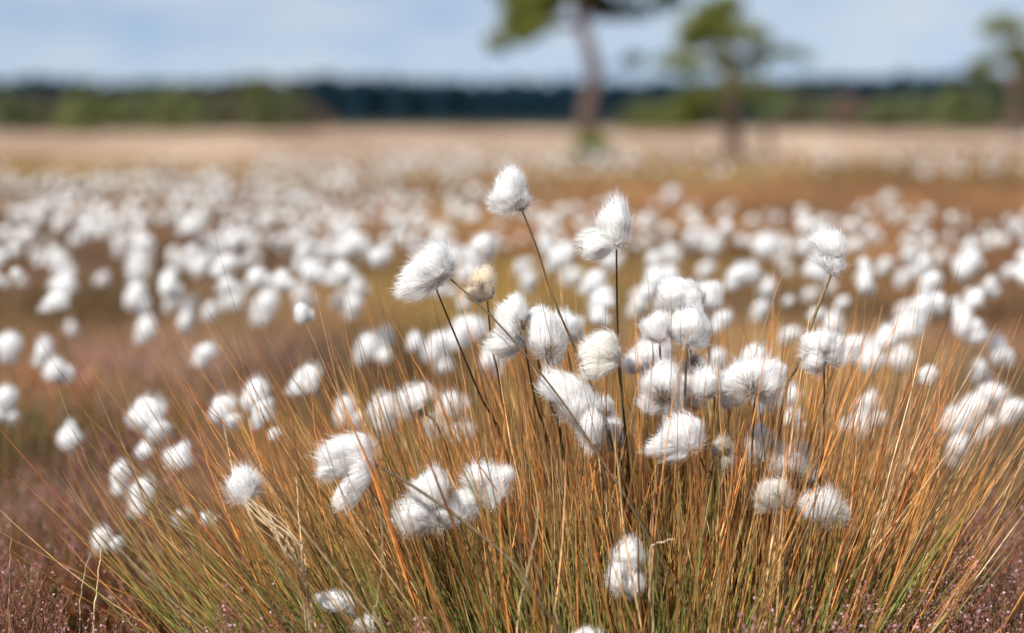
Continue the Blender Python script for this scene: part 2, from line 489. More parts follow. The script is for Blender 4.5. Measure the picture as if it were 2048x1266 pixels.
def cover(name, label, cat, n, d0, d1, h0, h1, wid, pal, kind_bias, upright, lateral=.62):
    D = d0 * (d1 / d0) ** R.random(n)
    x = (R.random(n) - .5) * (D * lateral + 1.1)
    P0 = np.stack([x, D, gz(x, D)], -1)
    nA = noise2(x, D, 1.1) * .6 + noise2(x + 9, D, 3.3) * .4
    nB = noise2(x + 31, D * .7, .9)
    keep = (nA > kind_bias + R.normal(size=n) * .1)
    P0, x, D, nA, nB = P0[keep], x[keep], D[keep], nA[keep], nB[keep]; n = len(x)
    # clumped: pull to clump centres
    hh = h0 + (h1 - h0) * (noise2(x, D, 2.4) * .7 + R.random(n) * .3)
    az = R.random(n) * 6.283; tl = np.abs(R.normal(size=n)) * (1 - upright)
    dirv = np.stack([np.cos(az) * np.sin(tl), np.sin(az) * np.sin(tl), np.cos(tl)], -1)
    K = 4
    t = np.linspace(0, 1, K)[None, :, None]
    bend = np.stack([R.normal(size=n), R.normal(size=n), -np.abs(R.normal(size=n))], -1) * .12
    P = P0[:, None] + dirv[:, None] * hh[:, None, None] * t + bend[:, None] * hh[:, None, None] * t ** 2
    W = (wid * np.sqrt(D / 3)[:, None]) * np.array([1, .9, .6, .15])[None]
    pi = np.clip((nB * 1.7 - .35 + R.normal(size=n) * .09) * len(pal), 0, len(pal) - 1).astype(int)
    c = np.array(pal)[pi]
    for (qx, qy, qr, qc) in PATCH:
        qD = (H - .12) * FP / (qy - 240); qX = (qx - 1024) / FP * qD
        w_ = np.exp(-(((x - qX) / qr) ** 2 + ((D - qD) / (qr * 2.2)) ** 2))[:, None] * .85
        c = c * (1 - w_) + np.array(qc) * w_
    dry = (np.clip((D - 6.5) / 3, 0, 1) * np.clip((18 - D) / 4, 0, 1) * np.clip((x + .9) / 1.0, 0, 1) * (.35 + .9 * noise2(x, D, .8)))[:, None] * .8
    c = c * (1 - dry) + np.array([.36, .18, .075]) * dry
    c = c * (.5 + .85 * R.random((n, 1))) * (.5 + 1.05 * np.clip(noise2(x + 7, D * .6, 2.2) * 1.5 - .25, 0, 1))[:, None]
    C = np.repeat(c[:, None], K, 1)
    g = G(); g.strands(P, W, C, 2)
    o = g.build(name, M_BLADE)
    tag(o, label, cat, kind='stuff')


cover('bog_grass', 'out of focus brown and ochre bog grass filling the field', 'grass',
      170000, 2.45, 30, .07, .22, .0016, [BRN, RUST * .8, OCH * .8, OLV * .8, BRN, OR * .75, OLV * .6, OCH * .8, TAN * .7], .12, .55)
cover('heather_cover', 'patches of dull mauve and brown heather among the bog grass', 'heather',
      150000, 2.3, 16, .10, .24, .0022, [BRN * .7, MAUVE * .8, BRN * .8, MAUVE * .7, RUST * .7, OLV * .4, MAUVE], .36, .6)

# ------------------------------------------------------------------ cottongrass
WHITE = np.array([.96, .96, .955]); CREAM = np.array([.86, .78, .62]); GREYB = np.array([.24, .18, .13])


def ico(sub=2):
    import bmesh
    bm = bmesh.new(); bmesh.ops.create_icosphere(bm, subdivisions=sub, radius=1)
    v = np.array([p.co[:] for p in bm.verts]); t = np.array([[q.index for q in f.verts] for f in bm.faces]); bm.free()
    return v, t


ICO3, ICO2 = ico(3), ico(2)


def lobe(g, c, ax, B, nf, wid, flow, col=WHITE, wild=.12, over=.22, tip=None, icos=ICO3):
    """one tuft of cotton: lumpy core and silky fibres combed from base point B over an ellipsoid.
    c centre, ax 3x3 rows = scaled axes, flow = drift of the tips"""
    c = np.asarray(c, float); ax = np.asarray(ax, float)
    inv = np.linalg.inv(ax.T)
    u0 = inv @ (np.asarray(B) - c); u0 = u0 / (np.linalg.norm(u0) + 1e-9)
    rm = abs(np.linalg.det(ax)) ** (1 / 3)
    v, t = icos
    ph = R.random(3) * 6.28
    AMP = .14
    lump = 1 + AMP * np.sin(v[:, 0] * 3.1 + ph[0]) + AMP * np.sin(v[:, 2] * 4.3 + ph[1]) + .06 * np.sin(v[:, 1] * 7 + ph[2])
    fl = flow * np.clip(v @ (ax @ flow / (np.linalg.norm(ax @ flow) + 1e-9)) if np.linalg.norm(flow) > 0 else 0 * v[:, 0], 0, 1)[:, None]
    core = c + (v * lump[:, None] * .84) @ ax + fl * .5
    sh = np.clip(v @ u0, 0, 1)[:, None] ** 5
    g.add(core, t=t, c=col * (1 - sh * .3) + CREAM * sh * .3 * .9)
    K = 6
    nl = 7
    u = nrm(R.normal(size=(nf, 3)))
    lock = (R.random(nf) < .16)
    lk = nrm(R.normal(size=(nl, 3)) - u0 * .6)[R.integers(0, nl, nf)]
    u = np.where(lock[:, None], nrm(lk + R.normal(size=(nf, 3)) * .16), u)
    t0 = R.random(nf) * .75
    tt = t0[:, None] + (1 - t0)[:, None] * np.linspace(0, 1, K)[None]
    uu = nrm(u0[None, None] * (1 - tt)[..., None] * 1.2 + u[:, None] * tt[..., None] + R.normal(size=(nf, 1, 3)) * .05)
    lm = 1 + AMP * np.sin(uu[..., 0] * 3.1 + ph[0]) + AMP * np.sin(uu[..., 2] * 4.3 + ph[1]) + .06 * np.sin(uu[..., 1] * 7 + ph[2])
    rad = .815 + .13 * R.random((nf, 1)) + .065 * tt + (over * R.random((nf, 1)) ** 2 + lock[:, None] * .28) * tt ** 3
    P = c + (uu * (lm * rad)[..., None]) @ ax
    d = np.clip(uu @ (ax @ flow / (np.linalg.norm(ax @ flow) + 1e-9)), 0, 1) if np.linalg.norm(flow) > 0 else 0 * tt
    P = P + flow[None, None] * (d * .5 + d * tt ** 2 * (.3 + R.random((nf, 1))) * .9)[..., None]
    P = P + (R.normal(size=(nf, 1, 3)) * wild * rm) * (np.linspace(0, 1, K)[None, :, None] ** 3)
    W = wid * np.array([.7, 1, 1, .9, .6, .12])[None] * (.6 + .8 * R.random((nf, 1)))
    cc = col[None] * (.94 + .08 * R.random((nf, 1)))
    cm = (R.random((nf, 1)) < .05) * .35
    cc = cc * (1 - cm) + CREAM * cm
    g.strands(P, W, np.repeat(cc[:, None], K, 1), 2, face=nrm(uu @ np.linalg.inv(ax).T * rm + R.normal(size=(nf, 1, 3)) * .3))


def scales(g, B, up, r, n, ln, col=GREYB):
    """dark papery scales and base fibres where the stalk meets the cotton"""
    a = nrm(up + R.normal(size=(n, 3)) * .8)
    K = 4
    t = np.linspace(0, 1, K)[None, :, None]
    P = np.asarray(B)[None, None] + nrm(R.normal(size=(n, 1, 3))) * r * .25 + a[:, None] * (ln * (.5 + .7 * R.random((n, 1, 1)))) * t
    P = P + R.normal(size=(n, K, 3)) * .0009
    W = np.array([.5, 1, .7, .1])[None] * (.00012 + .0002 * R.random((n, 1)))
    C = col * (.5 + 1.2 * R.random((n, 1)))
    g.strands(P, W, np.repeat(C[:, None], K, 1), 2)


GSTALK = 'cottongrass stalks with white seed heads'


def hero(label, D, lobes, stem, base=None, dark=0, col=WHITE, wind=(0, 0), wild=.12, over=.22, sr=.0009, sc=None, dens=1.0, group=GSTALK, scol=None):
    """lobes: (x, y, rx, ry, tilt deg) in photo pixels; stem: photo points from head down; base (x, D) on the ground"""
    if D < 1.93: D = 1.93 - (1.93 - D) * .55
    s = D / FP
    top = at(stem[0][0], stem[0][1], D)
    if base is None: base = (stem[-1][0] + (stem[-1][0] - stem[0][0]) * .25, D + .06)
    bx = (base[0] - 1024) / FP * base[1]
    root = np.array([bx, base[1], 0.0])
    t = empty('cottongrass_stalk', root, label, 'cottongrass', group)
    pts = [top]
    K = len(stem)
    for i, (x, y) in enumerate(stem[1:]):
        pts.append(at(x, y, D + (base[1] - D) * (i + 1) / K))
    pts.append(root)
    p = smoothpath(pts, 22)
    g = G()
    f = np.linspace(0, 1, 22)[:, None]
    c0 = np.array([.075, .045, .022]) if scol is None else np.array(scol)
    c1 = np.array([.085, .06, .022])
    g.tube(p, sr * (1 + .7 * f[:, 0]), c0 * (1 - f) + c1 * f, sides=6)
    g.build('stem', M_STEM, t, root)
    g = G()
    a1, a2 = np.array([1, 0, 0]), np.array([0, SP, CP])
    nrmv = np.cross(a1, a2)
    lobes = [(x, y, a * 1.03, b * 1.03, an) for x, y, a, b, an in lobes]
    flow = (a1 * (wind[0] - 5) - a2 * (wind[1] + 2)) * s
    for i, (x, y, rx, ry, an) in enumerate(lobes):
        off = (R.random() - .5) * .4 * (rx + ry) / 2 * s if i else 0
        c = at(x, y, D + off)
        an = math.radians(an)
        e1 = a1 * math.cos(an) + a2 * math.sin(an); e2 = -a1 * math.sin(an) + a2 * math.cos(an)
        ax = np.stack([e1 * rx * s * .93, e2 * ry * s * .93, nrmv * (rx + ry) / 2 * s * .85])
        nf = int(1500 * dens * 2.3 * (rx * ry / 1600) ** .7) + 500
        B = top * .75 + c * .25
        lobe(g, c, ax, B, nf, .00016, flow, col, wild * 1.3, over + .10)
    g.build('seed_head', M_FLUFF, t, root)
    if dark:
        g = G()
        c = at(lobes[0][0], lobes[0][1], D)
        if sc: B = at(sc[0], sc[1], D - .75 * (lobes[0][2]) * s); up = nrm(c - top) * .8 + np.array([0, -.3, 0])
        else: B = top; up = nrm(c - top)
        scales(g, B, up, .008, int(110 * dark), .010 * min(dark, 1.6) + .005)
        g.build('scales', M_SCALE, t, root)
    return t


U, Lf = 1, -1
hero('topmost cottongrass head, on a dark stem leaning left above all the others', 1.93,
     [(1024, 375, 30, 36, 0), (1036, 398, 22, 22, 0), (1010, 400, 18, 20, 30)], [(1044, 420), (1075, 500), (1108, 600), (1160, 720), (1215, 860)], (1480, 1.9), .9, wild=.16, wind=(-6, 4))
hero('double cottongrass head on an upright stem, second highest and right of the topmost', 1.93,
     [(1230, 445, 31, 40, 0), (1196, 488, 28, 30, 20)], [(1233, 492), (1234, 600), (1238, 720), (1250, 880)], (1290, 2.08), .5, wild=.1)
hero('large wind combed cottongrass head at upper left of the tussock, wisps blowing left', 1.90,
     [(872, 532, 38, 40, -20), (842, 556, 32, 30, 20), (826, 574, 20, 14, 35)], [(901, 558), (990, 640), (1100, 770), (1200, 915), (1300, 1080)], (1640, 1.78), 0, wild=.16, wind=(-7, 6), over=.35)
hero('cottongrass head tucked behind the large wind combed one, on its own straight dark stem', 1.95,
     [(866, 556, 26, 20, 0)], [(872, 577), (910, 670), (960, 790), (1020, 930)], (1170, 2.05), .2)
hero('small dried cream and brown cottongrass head right of the large wind combed one', 1.97,
     [(966, 560, 23, 26, 0), (952, 582, 18, 20, 0), (972, 585, 16, 16, 0)], [(975, 600), (985, 700), (1010, 830)], (1100, 2.1), .7, col=np.array([.90, .82, .70]), sc=(962, 578), scol=(.22, .12, .05))
hero('thin curled cottongrass head on a thick pale leaning stem at upper right', 1.93,
     [(1664, 490, 24, 28, 20), (1650, 482, 16, 10, 20), (1668, 522, 20, 24, 0)], [(1664, 545), (1630, 630), (1595, 730), (1560, 850)], (1500, 2.0), .9, wind=(-14, -6), wild=.2, sr=.0013, scol=(.30, .22, .11), over=.35)
hero('tall furry cottongrass head with brown specks on its right side, in the centre cluster', 1.93,
     [(1022, 632, 28, 42, -8), (1016, 684, 30, 28, 0)], [(1050, 690), (1070, 800), (1110, 950)], (1200, 2.1), 1.3, sc=(1044, 655))
hero('tiny petal like white tuft between the speckled head and the dark based head', 1.95,
     [(1070, 628, 18, 13, 20)], [(1068, 640), (1080, 740), (1120, 860)], (1210, 2.1))
hero('egg shaped cottongrass head with a dark bristly base in the centre cluster', 1.92,
     [(1092, 668, 34, 46, 5), (1108, 690, 22, 34, 0)], [(1095, 722), (1100, 800), (1130, 920)], (1230, 2.05), 2.2, sc=(1096, 706))
hero('soft cottongrass head half hidden behind the dark based one', 2.15,
     [(1132, 655, 30, 36, 0)], [(1135, 690), (1150, 800)], (1240, 2.25))
hero('smooth creamy cottongrass head with silky folds in the centre of the tussock', 1.90,
     [(1200, 696, 37, 33, 20), (1198, 722, 36, 36, 10), (1218, 710, 24, 30, 0)], [(1234, 716), (1245, 800), (1255, 900)], (1320, 2.0), .3, col=np.array([.94, .925, .88]), wild=.09, over=.14)
hero('broad cottongrass head highest of the right centre cluster, slightly soft', 2.04,
     [(1362, 585, 38, 30, 0), (1388, 600, 24, 24, 0)], [(1385, 618), (1380, 720)], (1370, 2.15), .2)
hero('blurred cottongrass head just right of the broad highest one in the right centre cluster', 2.35,
     [(1416, 592, 26, 30, 0)], [(1418, 618), (1420, 720)], (1410, 2.4))
hero('pointed cottongrass head with a swept right tip, below the broad highest one', 1.95,
     [(1374, 652, 36, 38, 10), (1398, 664, 16, 18, -30)], [(1374, 694), (1370, 780), (1366, 900)], (1360, 2.05), .2, wind=(10, 4), scol=(.35, .22, .07), sr=.0012)
hero('small furry cottongrass head left of the pointed one', 1.95,
     [(1313, 652, 25, 32, 0)], [(1318, 682), (1322, 780)], (1340, 2.15), .3)
hero('wide ragged cottongrass head behind the grass, left below the small furry one', 2.10,
     [(1302, 708, 34, 28, 0), (1275, 725, 22, 20, 0), (1312, 735, 22, 24, 0)], [(1305, 755), (1312, 830)], (1335, 2.2), wild=.2)
hero('tall shaggy cottongrass head with a long dark streak, left part of the right cluster', 1.93,
     [(1325, 765, 34, 40, 0), (1308, 800, 24, 26, 0), (1345, 795, 20, 32, 0)], [(1333, 825), (1338, 900)], (1360, 2.0), 3.0, sc=(1328, 800), wild=.16)
hero('small grey flecked cottongrass head peeping between the shaggy one and the round one', 2.03,
     [(1387, 730, 20, 20, 0), (1378, 775, 26, 34, 0), (1392, 800, 22, 20, 0)], [(1386, 815), (1386, 900)], (1390, 2.1), 1.0, sc=(1388, 725))
hero('round cottongrass head with dark base left of the widest head', 1.94,
     [(1417, 764, 31, 28, 0)], [(1425, 788), (1428, 880)], (1420, 2.0), .9)
hero('drooping cottongrass head hanging between the round head and the widest head', 1.97,
     [(1462, 785, 22, 34, 10), (1450, 765, 16, 16, 0)], [(1458, 815), (1455, 890)], (1445, 2.05), .1)
hero('widest furry cottongrass head of the right cluster, brown threads over a grey base', 1.92,
     [(1500, 755, 42, 36, 0), (1532, 765, 32, 38, 0), (1478, 758, 26, 26, 0)], [(1510, 795), (1505, 880), (1500, 980)], (1480, 2.0), 2.2, sc=(1505, 780), wild=.18)
hero('soft cottongrass tuft just behind the right end of the widest head', 2.08,
     [(1556, 745, 18, 20, 0), (1540, 800, 24, 26, 0)], [(1545, 825), (1540, 900)], (1510, 2.15), .2)
hero('cottongrass head shaped like a leaning teardrop, in front of the blades right of centre', 1.84,
     [(1374, 862, 38, 33, 25), (1345, 880, 34, 22, 25), (1362, 902, 16, 18, 0)], [(1392, 895), (1410, 940), (1430, 1010)], (1440, 1.95), .2, wind=(-16, 8), wild=.07)
hero('small withered grey white cottongrass head right of the leaning teardrop one', 1.88,
     [(1446, 895, 18, 22, 20), (1455, 922, 18, 20, -20)], [(1455, 940), (1460, 1010)], (1450, 1.97), 1.2, sc=(1452, 905), col=np.array([.78, .74, .68]), dens=.6)
hero('squarish cottongrass head standing alone right of the widest head', 1.93,
     [(1640, 685, 32, 28, 0), (1632, 715, 24, 28, 0), (1664, 700, 24, 28, 0)], [(1648, 725), (1648, 830), (1640, 960)], (1600, 2.05), .3, wild=.13)
hero('small upright cottongrass head with cream centre and dark stem, low in the right blades', 1.80,
     [(1548, 988, 30, 34, 0), (1530, 1005, 14, 18, 0)], [(1556, 1022), (1561, 1070), (1572, 1150)], (1575, 1.85), .8, sr=.0016, col=np.array([.88, .85, .79]), sc=(1556, 995))
hero('ragged low cottongrass head with loose fibres right of the small upright one', 1.83,
     [(1640, 1005, 34, 26, -10), (1668, 1022, 28, 22, -20), (1620, 1018, 18, 20, 0)], [(1655, 1045), (1650, 1120)], (1630, 1.9), .4, wild=.25, over=.4)
hero('pale blue shaded soft cottongrass head behind the blades above the small upright one', 1.97,
     [(1578, 922, 34, 40, 0), (1600, 935, 18, 24, 0)], [(1580, 962), (1575, 1050)], (1560, 2.1))
hero('soft narrow cottongrass head left of the pale blue shaded one', 1.98,
     [(1522, 885, 24, 36, 0)], [(1525, 922), (1525, 1000)], (1520, 2.1))
hero('tiny soft tuft between the pale blue shaded head and the ragged low head', 2.1,
     [(1632, 952, 16, 18, 0)], [(1632, 970), (1625, 1050)], (1600, 2.2))
hero('big drooping cottongrass head with hanging tail at left, on a long stem running down right', 1.78,
     [(698, 903, 42, 38, 10), (676, 925, 32, 22, 30), (722, 935, 26, 36, 0), (704, 975, 20, 36, -10)], [(754, 930), (830, 975), (930, 1045), (1030, 1130), (1090, 1220)], (1470, 1.72), .15, wind=(-10, 10), wild=.1, sr=.0014)
hero('fluffy cottongrass head of two stacked puffs, right of the big drooping one', 1.80,
     [(862, 978, 36, 36, 0), (836, 1030, 42, 34, 10), (880, 1025, 36, 30, 0)], [(880, 1050), (930, 1130), (990, 1230)], (1060, 1.9), .2, wild=.12, dens=1.3)
hero('cottongrass head with creamy middle and spiky right tuft, behind the long dark stem', 1.84,
     [(968, 955, 36, 26, -5), (982, 975, 30, 30, 0), (935, 1005, 34, 26, 20), (1005, 952, 16, 20, -30)], [(985, 1005), (1030, 1100), (1080, 1220)], (1150, 1.95), .4, wild=.22, over=.35, wind=(8, -3))
hero('huge soft cottongrass head in the centre, upper puff under the dark based head', 1.885,
     [(1125, 775, 40, 34, -30), (1165, 808, 40, 34, 0), (1185, 850, 30, 44, 10)], [(1190, 895), (1215, 980)], (1270, 2.1), .1, wild=.14)
hero('small white puff at the right flank of the huge soft head', 2.06,
     [(1226, 865, 22, 38, 15), (1210, 815, 18, 22, 0)], [(1232, 900), (1250, 980)], (1290, 2.15))
hero('cottongrass head sunk deep among the green blades at bottom centre', 1.78,
     [(1258, 1112, 26, 32, 0), (1240, 1150, 24, 36, 0), (1268, 1165, 24, 30, 0)], [(1262, 1195), (1265, 1250)], (1270, 1.84), .1)
hero('wispy round cottongrass head above the straw bundle at left', 1.84,
     [(488, 970, 29, 30, 0), (505, 965, 14, 18, 0)], [(500, 1000), (560, 1060), (640, 1150)], (760, 1.92), .3, wild=.28, over=.35, scol=(.5, .34, .16), dens=1.2)
hero('low cottongrass head half hidden by thin twigs at the bottom left of centre', 1.80,
     [(668, 1200, 32, 22, -15), (700, 1215, 18, 18, 0)], [(690, 1235), (700, 1280)], (720, 2.0))
hero('lowest cottongrass head, just above the bottom edge beside the twig covered one', 1.80,
     [(735, 1248, 22, 20, 0)], [(738, 1268), (742, 1300)], (750, 1.95))
hero('white head barely showing over the bottom edge at the centre', 1.72,
     [(1170, 1284, 38, 26, 0)], [(1170, 1305), (1172, 1340)], (1180, 1.75))
hero('slightly soft cottongrass head leaning left of the centre cluster', 2.1,
     [(838, 798, 34, 32, 30)], [(850, 825), (900, 920)], (1010, 2.2))
hero('soft low cottongrass puff at x left of the leaning soft head', 2.25,
     [(770, 828, 30, 36, 0)], [(775, 860), (820, 960)], (930, 2.3))
hero('loose pair of pale tufts right of the leaning soft head', 2.3,
     [(905, 815, 30, 30, 0), (885, 850, 26, 26, 0), (925, 860, 26, 26, 0)], [(910, 885), (950, 980)], (1040, 2.35))

# --- soft, out of focus plants of the middle distance: three kinds of stalk, copied
GMID = 'out of focus cottongrass stalks on the bog'


def proto(seed, two):
    t = empty('cottongrass_stalk', (0, 0, 0), 'x', 'cottongrass', GMID)
    g = G()
    z = np.linspace(0, 1, 7)
    g.tube(np.stack([-.06 * (1 - z) ** 2 + .0 * z, .0 * z, z], -1), .0009, (.20, .13, .06), sides=5)
    st = g.build('stem', M_STEM, t)
    g = G()
    r = .019
    ax = np.eye(3) * r * np.array([1, .95, 1.05])[:, None]
    lobe(g, [0, 0, 0], ax, [0, 0, -r], 520, .00035, np.array([-.006, 0, -.003]), WHITE, .14, .25, icos=ICO2)
    if two:
        lobe(g, [-.6 * r * two, .2 * r, -.8 * r], ax * .75, [0, 0, -r], 350, .00035, np.array([-.008, 0, -.003]), WHITE, .14, .25, icos=ICO2)
    hd = g.build('seed_head', M_FLUFF, t)
    return t


protos = [proto(1, 0), proto(2, 1), proto(3, -1), proto(4, .6), proto(5, 0)]
used = [False] * 5
HM = {}


def mid(px, py, D, r, label, rot=0, k=None):
    """stalk whose head shows at photo pixel px,py at depth D with own radius r (m)"""
    k = random.randrange(5) if k is None else k
    r = r * .84
    c = at(px, py, D)
    z0 = float(gz(c[0], D)); h = c[2] - z0
    src = protos[k]
    if not used[k]:
        t = src; used[k] = True
        ch = {o.data.name.split('.')[0]: o for o in t.children}
    else:
        t = src.copy(); COL.objects.link(t)
        ch = {}
        for o in src.children:
            c2 = o.copy(); COL.objects.link(c2); c2.parent = t
            ch[o.name.split('.')[0]] = c2
    t.location = (float(c[0]), float(D), z0)
    t['label'] = label; t['group'] = GMID; t['category'] = 'cottongrass'
    for nm, o in ch.items():
        if nm == 'stem':
            o.scale = (1, 1, max(h - r * .8, .03)); o.rotation_euler = (0, 0, random.random() * 6.28); o.location = (0, 0, 0)
            # the curved foot swings about the vertical top: keep top under the head
        else:
            s = r / .019
            o.scale = (s * random.uniform(.8, 1.15), s, s * random.uniform(.8, 1.15)); o.location = (0, 0, h); o.rotation_euler = (random.uniform(-.3, .3), math.radians(rot) + random.uniform(-.3, .3), random.uniform(-.6, .6))


MID = [
    # x, y, depth, radius m, label
    (300, 828, 2.55, .024, 'tilted soft cottongrass head left of the tussock, above two lower ones'),
    (292, 900, 2.6, .016, 'small soft head below the tilted one at left'),
    (360, 916, 2.4, .023, 'bright soft cottongrass head among the far left blade tips'),
    (243, 946, 2.45, .017, 'soft round head left above the bigger low left head'),
    (286, 980, 2.3, .020, 'low left cottongrass head with blades crossing it'),
    (142, 873, 2.7, .021, 'soft wide head at the tip of the longest left leaning blade'),
    (208, 1078, 2.35, .018, 'lowest soft head near the left edge above the heather sprigs'),
    (415, 1036, 2.3, .010, 'very small soft tuft low between the left blades'),
    (366, 1030, 2.5, .012, 'faint small tuft left of the very small one'),
    (450, 818, 2.5, .020, 'soft head left of the upright pair over the left blades'),
    (515, 788, 2.5, .020, 'soft upright head of the pair over the left blades'),
    (524, 822, 2.45, .016, 'lower half of the soft upright pair over the left blades'),
    (550, 868, 2.3, .009, 'tiny soft white dot beneath the soft upright pair'),
    (615, 755, 2.6, .021, 'soft head crossed by blades at upper left of the tussock'),
    (694, 820, 2.5, .017, 'soft small head behind the blades left of centre'),
    (412, 703, 3.1, .020, 'single clean round blurred head at left, well apart from others'),
    (292, 652, 3.6, .020, 'single blurred head above left of the clean round one'),
    (20, 692, 3.1, .023, 'blurred head touching the left edge at mid height'),
    (88, 698, 3.2, .019, 'blurred head second from the left edge at mid height'),
    (112, 738, 3.1, .020, 'blurred head below the second one from the left edge'),
    (135, 748, 3.2, .013, 'small blurred head joined to the right of a left edge group'),
    (14, 796, 2.9, .022, 'blurred head cut by the left edge above the orange grass'),
    (8, 820, 3.0, .016, 'lower blurred head cut by the left edge'),
    (142, 655, 4.2, .014, 'faint dull blurred head above the left edge group'),
    (606, 586, 4.3, .022, 'blurred head alone above the left blade tips'),
    (706, 607, 3.6, .018, 'dim blurred head behind the long left blade tips'),
    (940, 655, 2.8, .026, 'broad blurred head left of the speckled furry head'),
    (885, 684, 2.9, .020, 'blurred head in the row left of the speckled head, middle one'),
    (832, 682, 3.0, .017, 'blurred head at the left end of the row beside the long stems'),
    (888, 730, 2.9, .017, 'blurred round head under the row beside the long stems'),
    (735, 690, 3.2, .019, 'faint blurred head left of the row, behind thin blades'),
    (770, 672, 3.3, .015, 'small blurred head at the left of the row'),
    (770, 712, 3.1, .013, 'smallest blurred head under the left of the row'),
    (985, 712, 2.6, .019, 'blurred head under the speckled furry head'),
    (965, 490, 2.9, .020, 'bluish white blurred head above the dried brown head'),
    (940, 540, 3.6, .020, 'blurred head left behind the dried brown head'),
    (1190, 560, 3.2, .018, 'blurred head under the double head left of its stem'),
    (1275, 610, 3.3, .017, 'faint blurred head right of the double head stem'),
    (1842, 612, 2.9, .022, 'blurred head on the right above the sloping chain'),
    (1812, 650, 2.7, .022, 'upper blurred head of the sloping chain at right'),
    (1775, 675, 2.7, .022, 'middle blurred head of the sloping chain at right'),
    (1745, 715, 2.6, .022, 'lower blurred head of the sloping chain beside the squarish head'),
    (1806, 715, 2.8, .020, 'blurred head behind the lower end of the sloping chain'),
    (1710, 690, 2.7, .021, 'blurred head touching the right side of the squarish head'),
    (1668, 645, 3.4, .018, 'clean blurred head above the squarish head'),
    (1583, 665, 3.4, .015, 'dim blurred head left of the squarish head'),
    (1522, 615, 3.6, .018, 'blurred head above the right blade tips'),
    (1930, 640, 2.9, .024, 'blurred wide head near the right edge, left one of two'),
    (1955, 668, 2.9, .018, 'blurred lower head joined to the wide one near the right edge'),
    (2000, 698, 3.0, .020, 'clean blurred head close to the right edge'),
    (1960, 742, 3.0, .018, 'dull blurred head below the clean one near the right edge'),
    (1984, 785, 2.7, .022, 'top blurred head of the big lower right cluster'),
    (1950, 812, 2.6, .023, 'blurred head in the middle of the big lower right cluster'),
    (1916, 840, 2.6, .023, 'left blurred head of the big lower right cluster'),
    (1972, 850, 2.7, .019, 'right blurred head of the big lower right cluster'),
    (1918, 890, 2.5, .019, 'lowest blurred head of the big lower right cluster'),
    (2030, 815, 2.8, .020, 'blurred head at the right edge beside the big cluster'),
    (1716, 850, 2.4, .021, 'soft head behind the right leaning blades'),
    (1735, 805, 2.5, .018, 'soft head above the one behind the right leaning blades'),
    (1760, 835, 2.6, .014, 'dim small head right of those behind the right leaning blades'),
    (1585, 790, 2.5, .017, 'soft head just right of the widest furry head'),
    (1588, 835, 2.4, .013, 'small cream soft head under the widest furry head at right'),
    (1858, 750, 2.3, .014, 'thin soft white tuft standing right of the squarish head'),
    (1437, 715, 2.8, .017, 'blurred head between the pointed head and the widest one'),
    (1508, 712, 2.6, .020, 'soft head right behind the top of the widest furry head'),
    (1482, 545, 3.7, .022, 'tilted blurred head left of the curled head stem'),
    (1932, 530, 4.0, .026, 'tilted bright blurred head at upper right'),
    (1535, 488, 4.3, .028, 'bright blurred head left of the curled head'),
    (1780, 395, 7.5, .030, 'single pale blurred head standing above the rest over the rusty strip'),
    (1345, 390, 7.5, .030, 'single pale blurred head over the orange ground right of the bent pine'),
    (130, 570, 3.7, .026, 'blurred head at left above a gap in the field'),
    (275, 590, 3.8, .026, 'tall blurred head right of the gap head at left'),
    (272, 545, 4.4, .022, 'blurred head on top of the tall one at left'),
    (345, 602, 4.0, .018, 'blurred head left of a close pair on the left'),
    (380, 608, 4.0, .018, 'blurred head, left half of the close pair'),
    (420, 620, 3.9, .016, 'blurred lower head beside the close pair'),
    (470, 592, 3.9, .026, 'large bright blurred head in the left field row'),
    (530, 606, 3.9, .024, 'large bright blurred head at the right end of the left field row'),
    (372, 640, 3.8, .017, 'small blurred head beneath the close pair'),
    (205, 555, 4.4, .016, 'small round blurred head between the gap head and the tall one'),
]
for (x, y, D, r, lb) in MID: mid(x, y, D, r, lb)

# random field of heads: expected number per 256 px column and photo row
rows = [262, 285, 305, 325, 345, 365, 390, 420, 450, 485, 520, 560, 605, 650]
tab = [  # columns left to right
    [0, 0, 0, 0, 0, 0, 0, 2],
    [0, 0, 18, 55, 30, 20, 22, 30],
    [0, 6, 40, 85, 60, 24, 30, 50],
    [6, 18, 60, 60, 30, 10, 10, 30],
    [34, 38, 30, 10, 0, 0, 0, 0],
    [34, 36, 30, 10, 2, 0, 0, 0],
    [30, 34, 30, 20, 8, 3, 2, 1],
    [26, 30, 30, 20, 17, 10, 10, 7],
    [22, 26, 24, 19, 17, 15, 17, 15],
    [17, 19, 20, 15, 13, 13, 15, 14],
    [8, 11, 12, 9, 8, 9, 12, 11],
    [3, 4, 4, 3, 4, 6, 8, 9],
    [0, 0, 1, 1, 1, 3, 2, 3],
]
cand = []
for r_, row in enumerate(tab):
    for c_, nn in enumerate(row):
        for k in range(int(round(nn * (1.0 if 340 < rows[r_] < 450 else .72 if rows[r_] >= 450 else 1.1 if c_ in (2, 3, 4) else .8)))):
            # loose clumps
            x = (c_ + R.random()) * 256; y = rows[r_] + R.random() * (rows[r_ + 1] - rows[r_])
            cand.append((x, y))
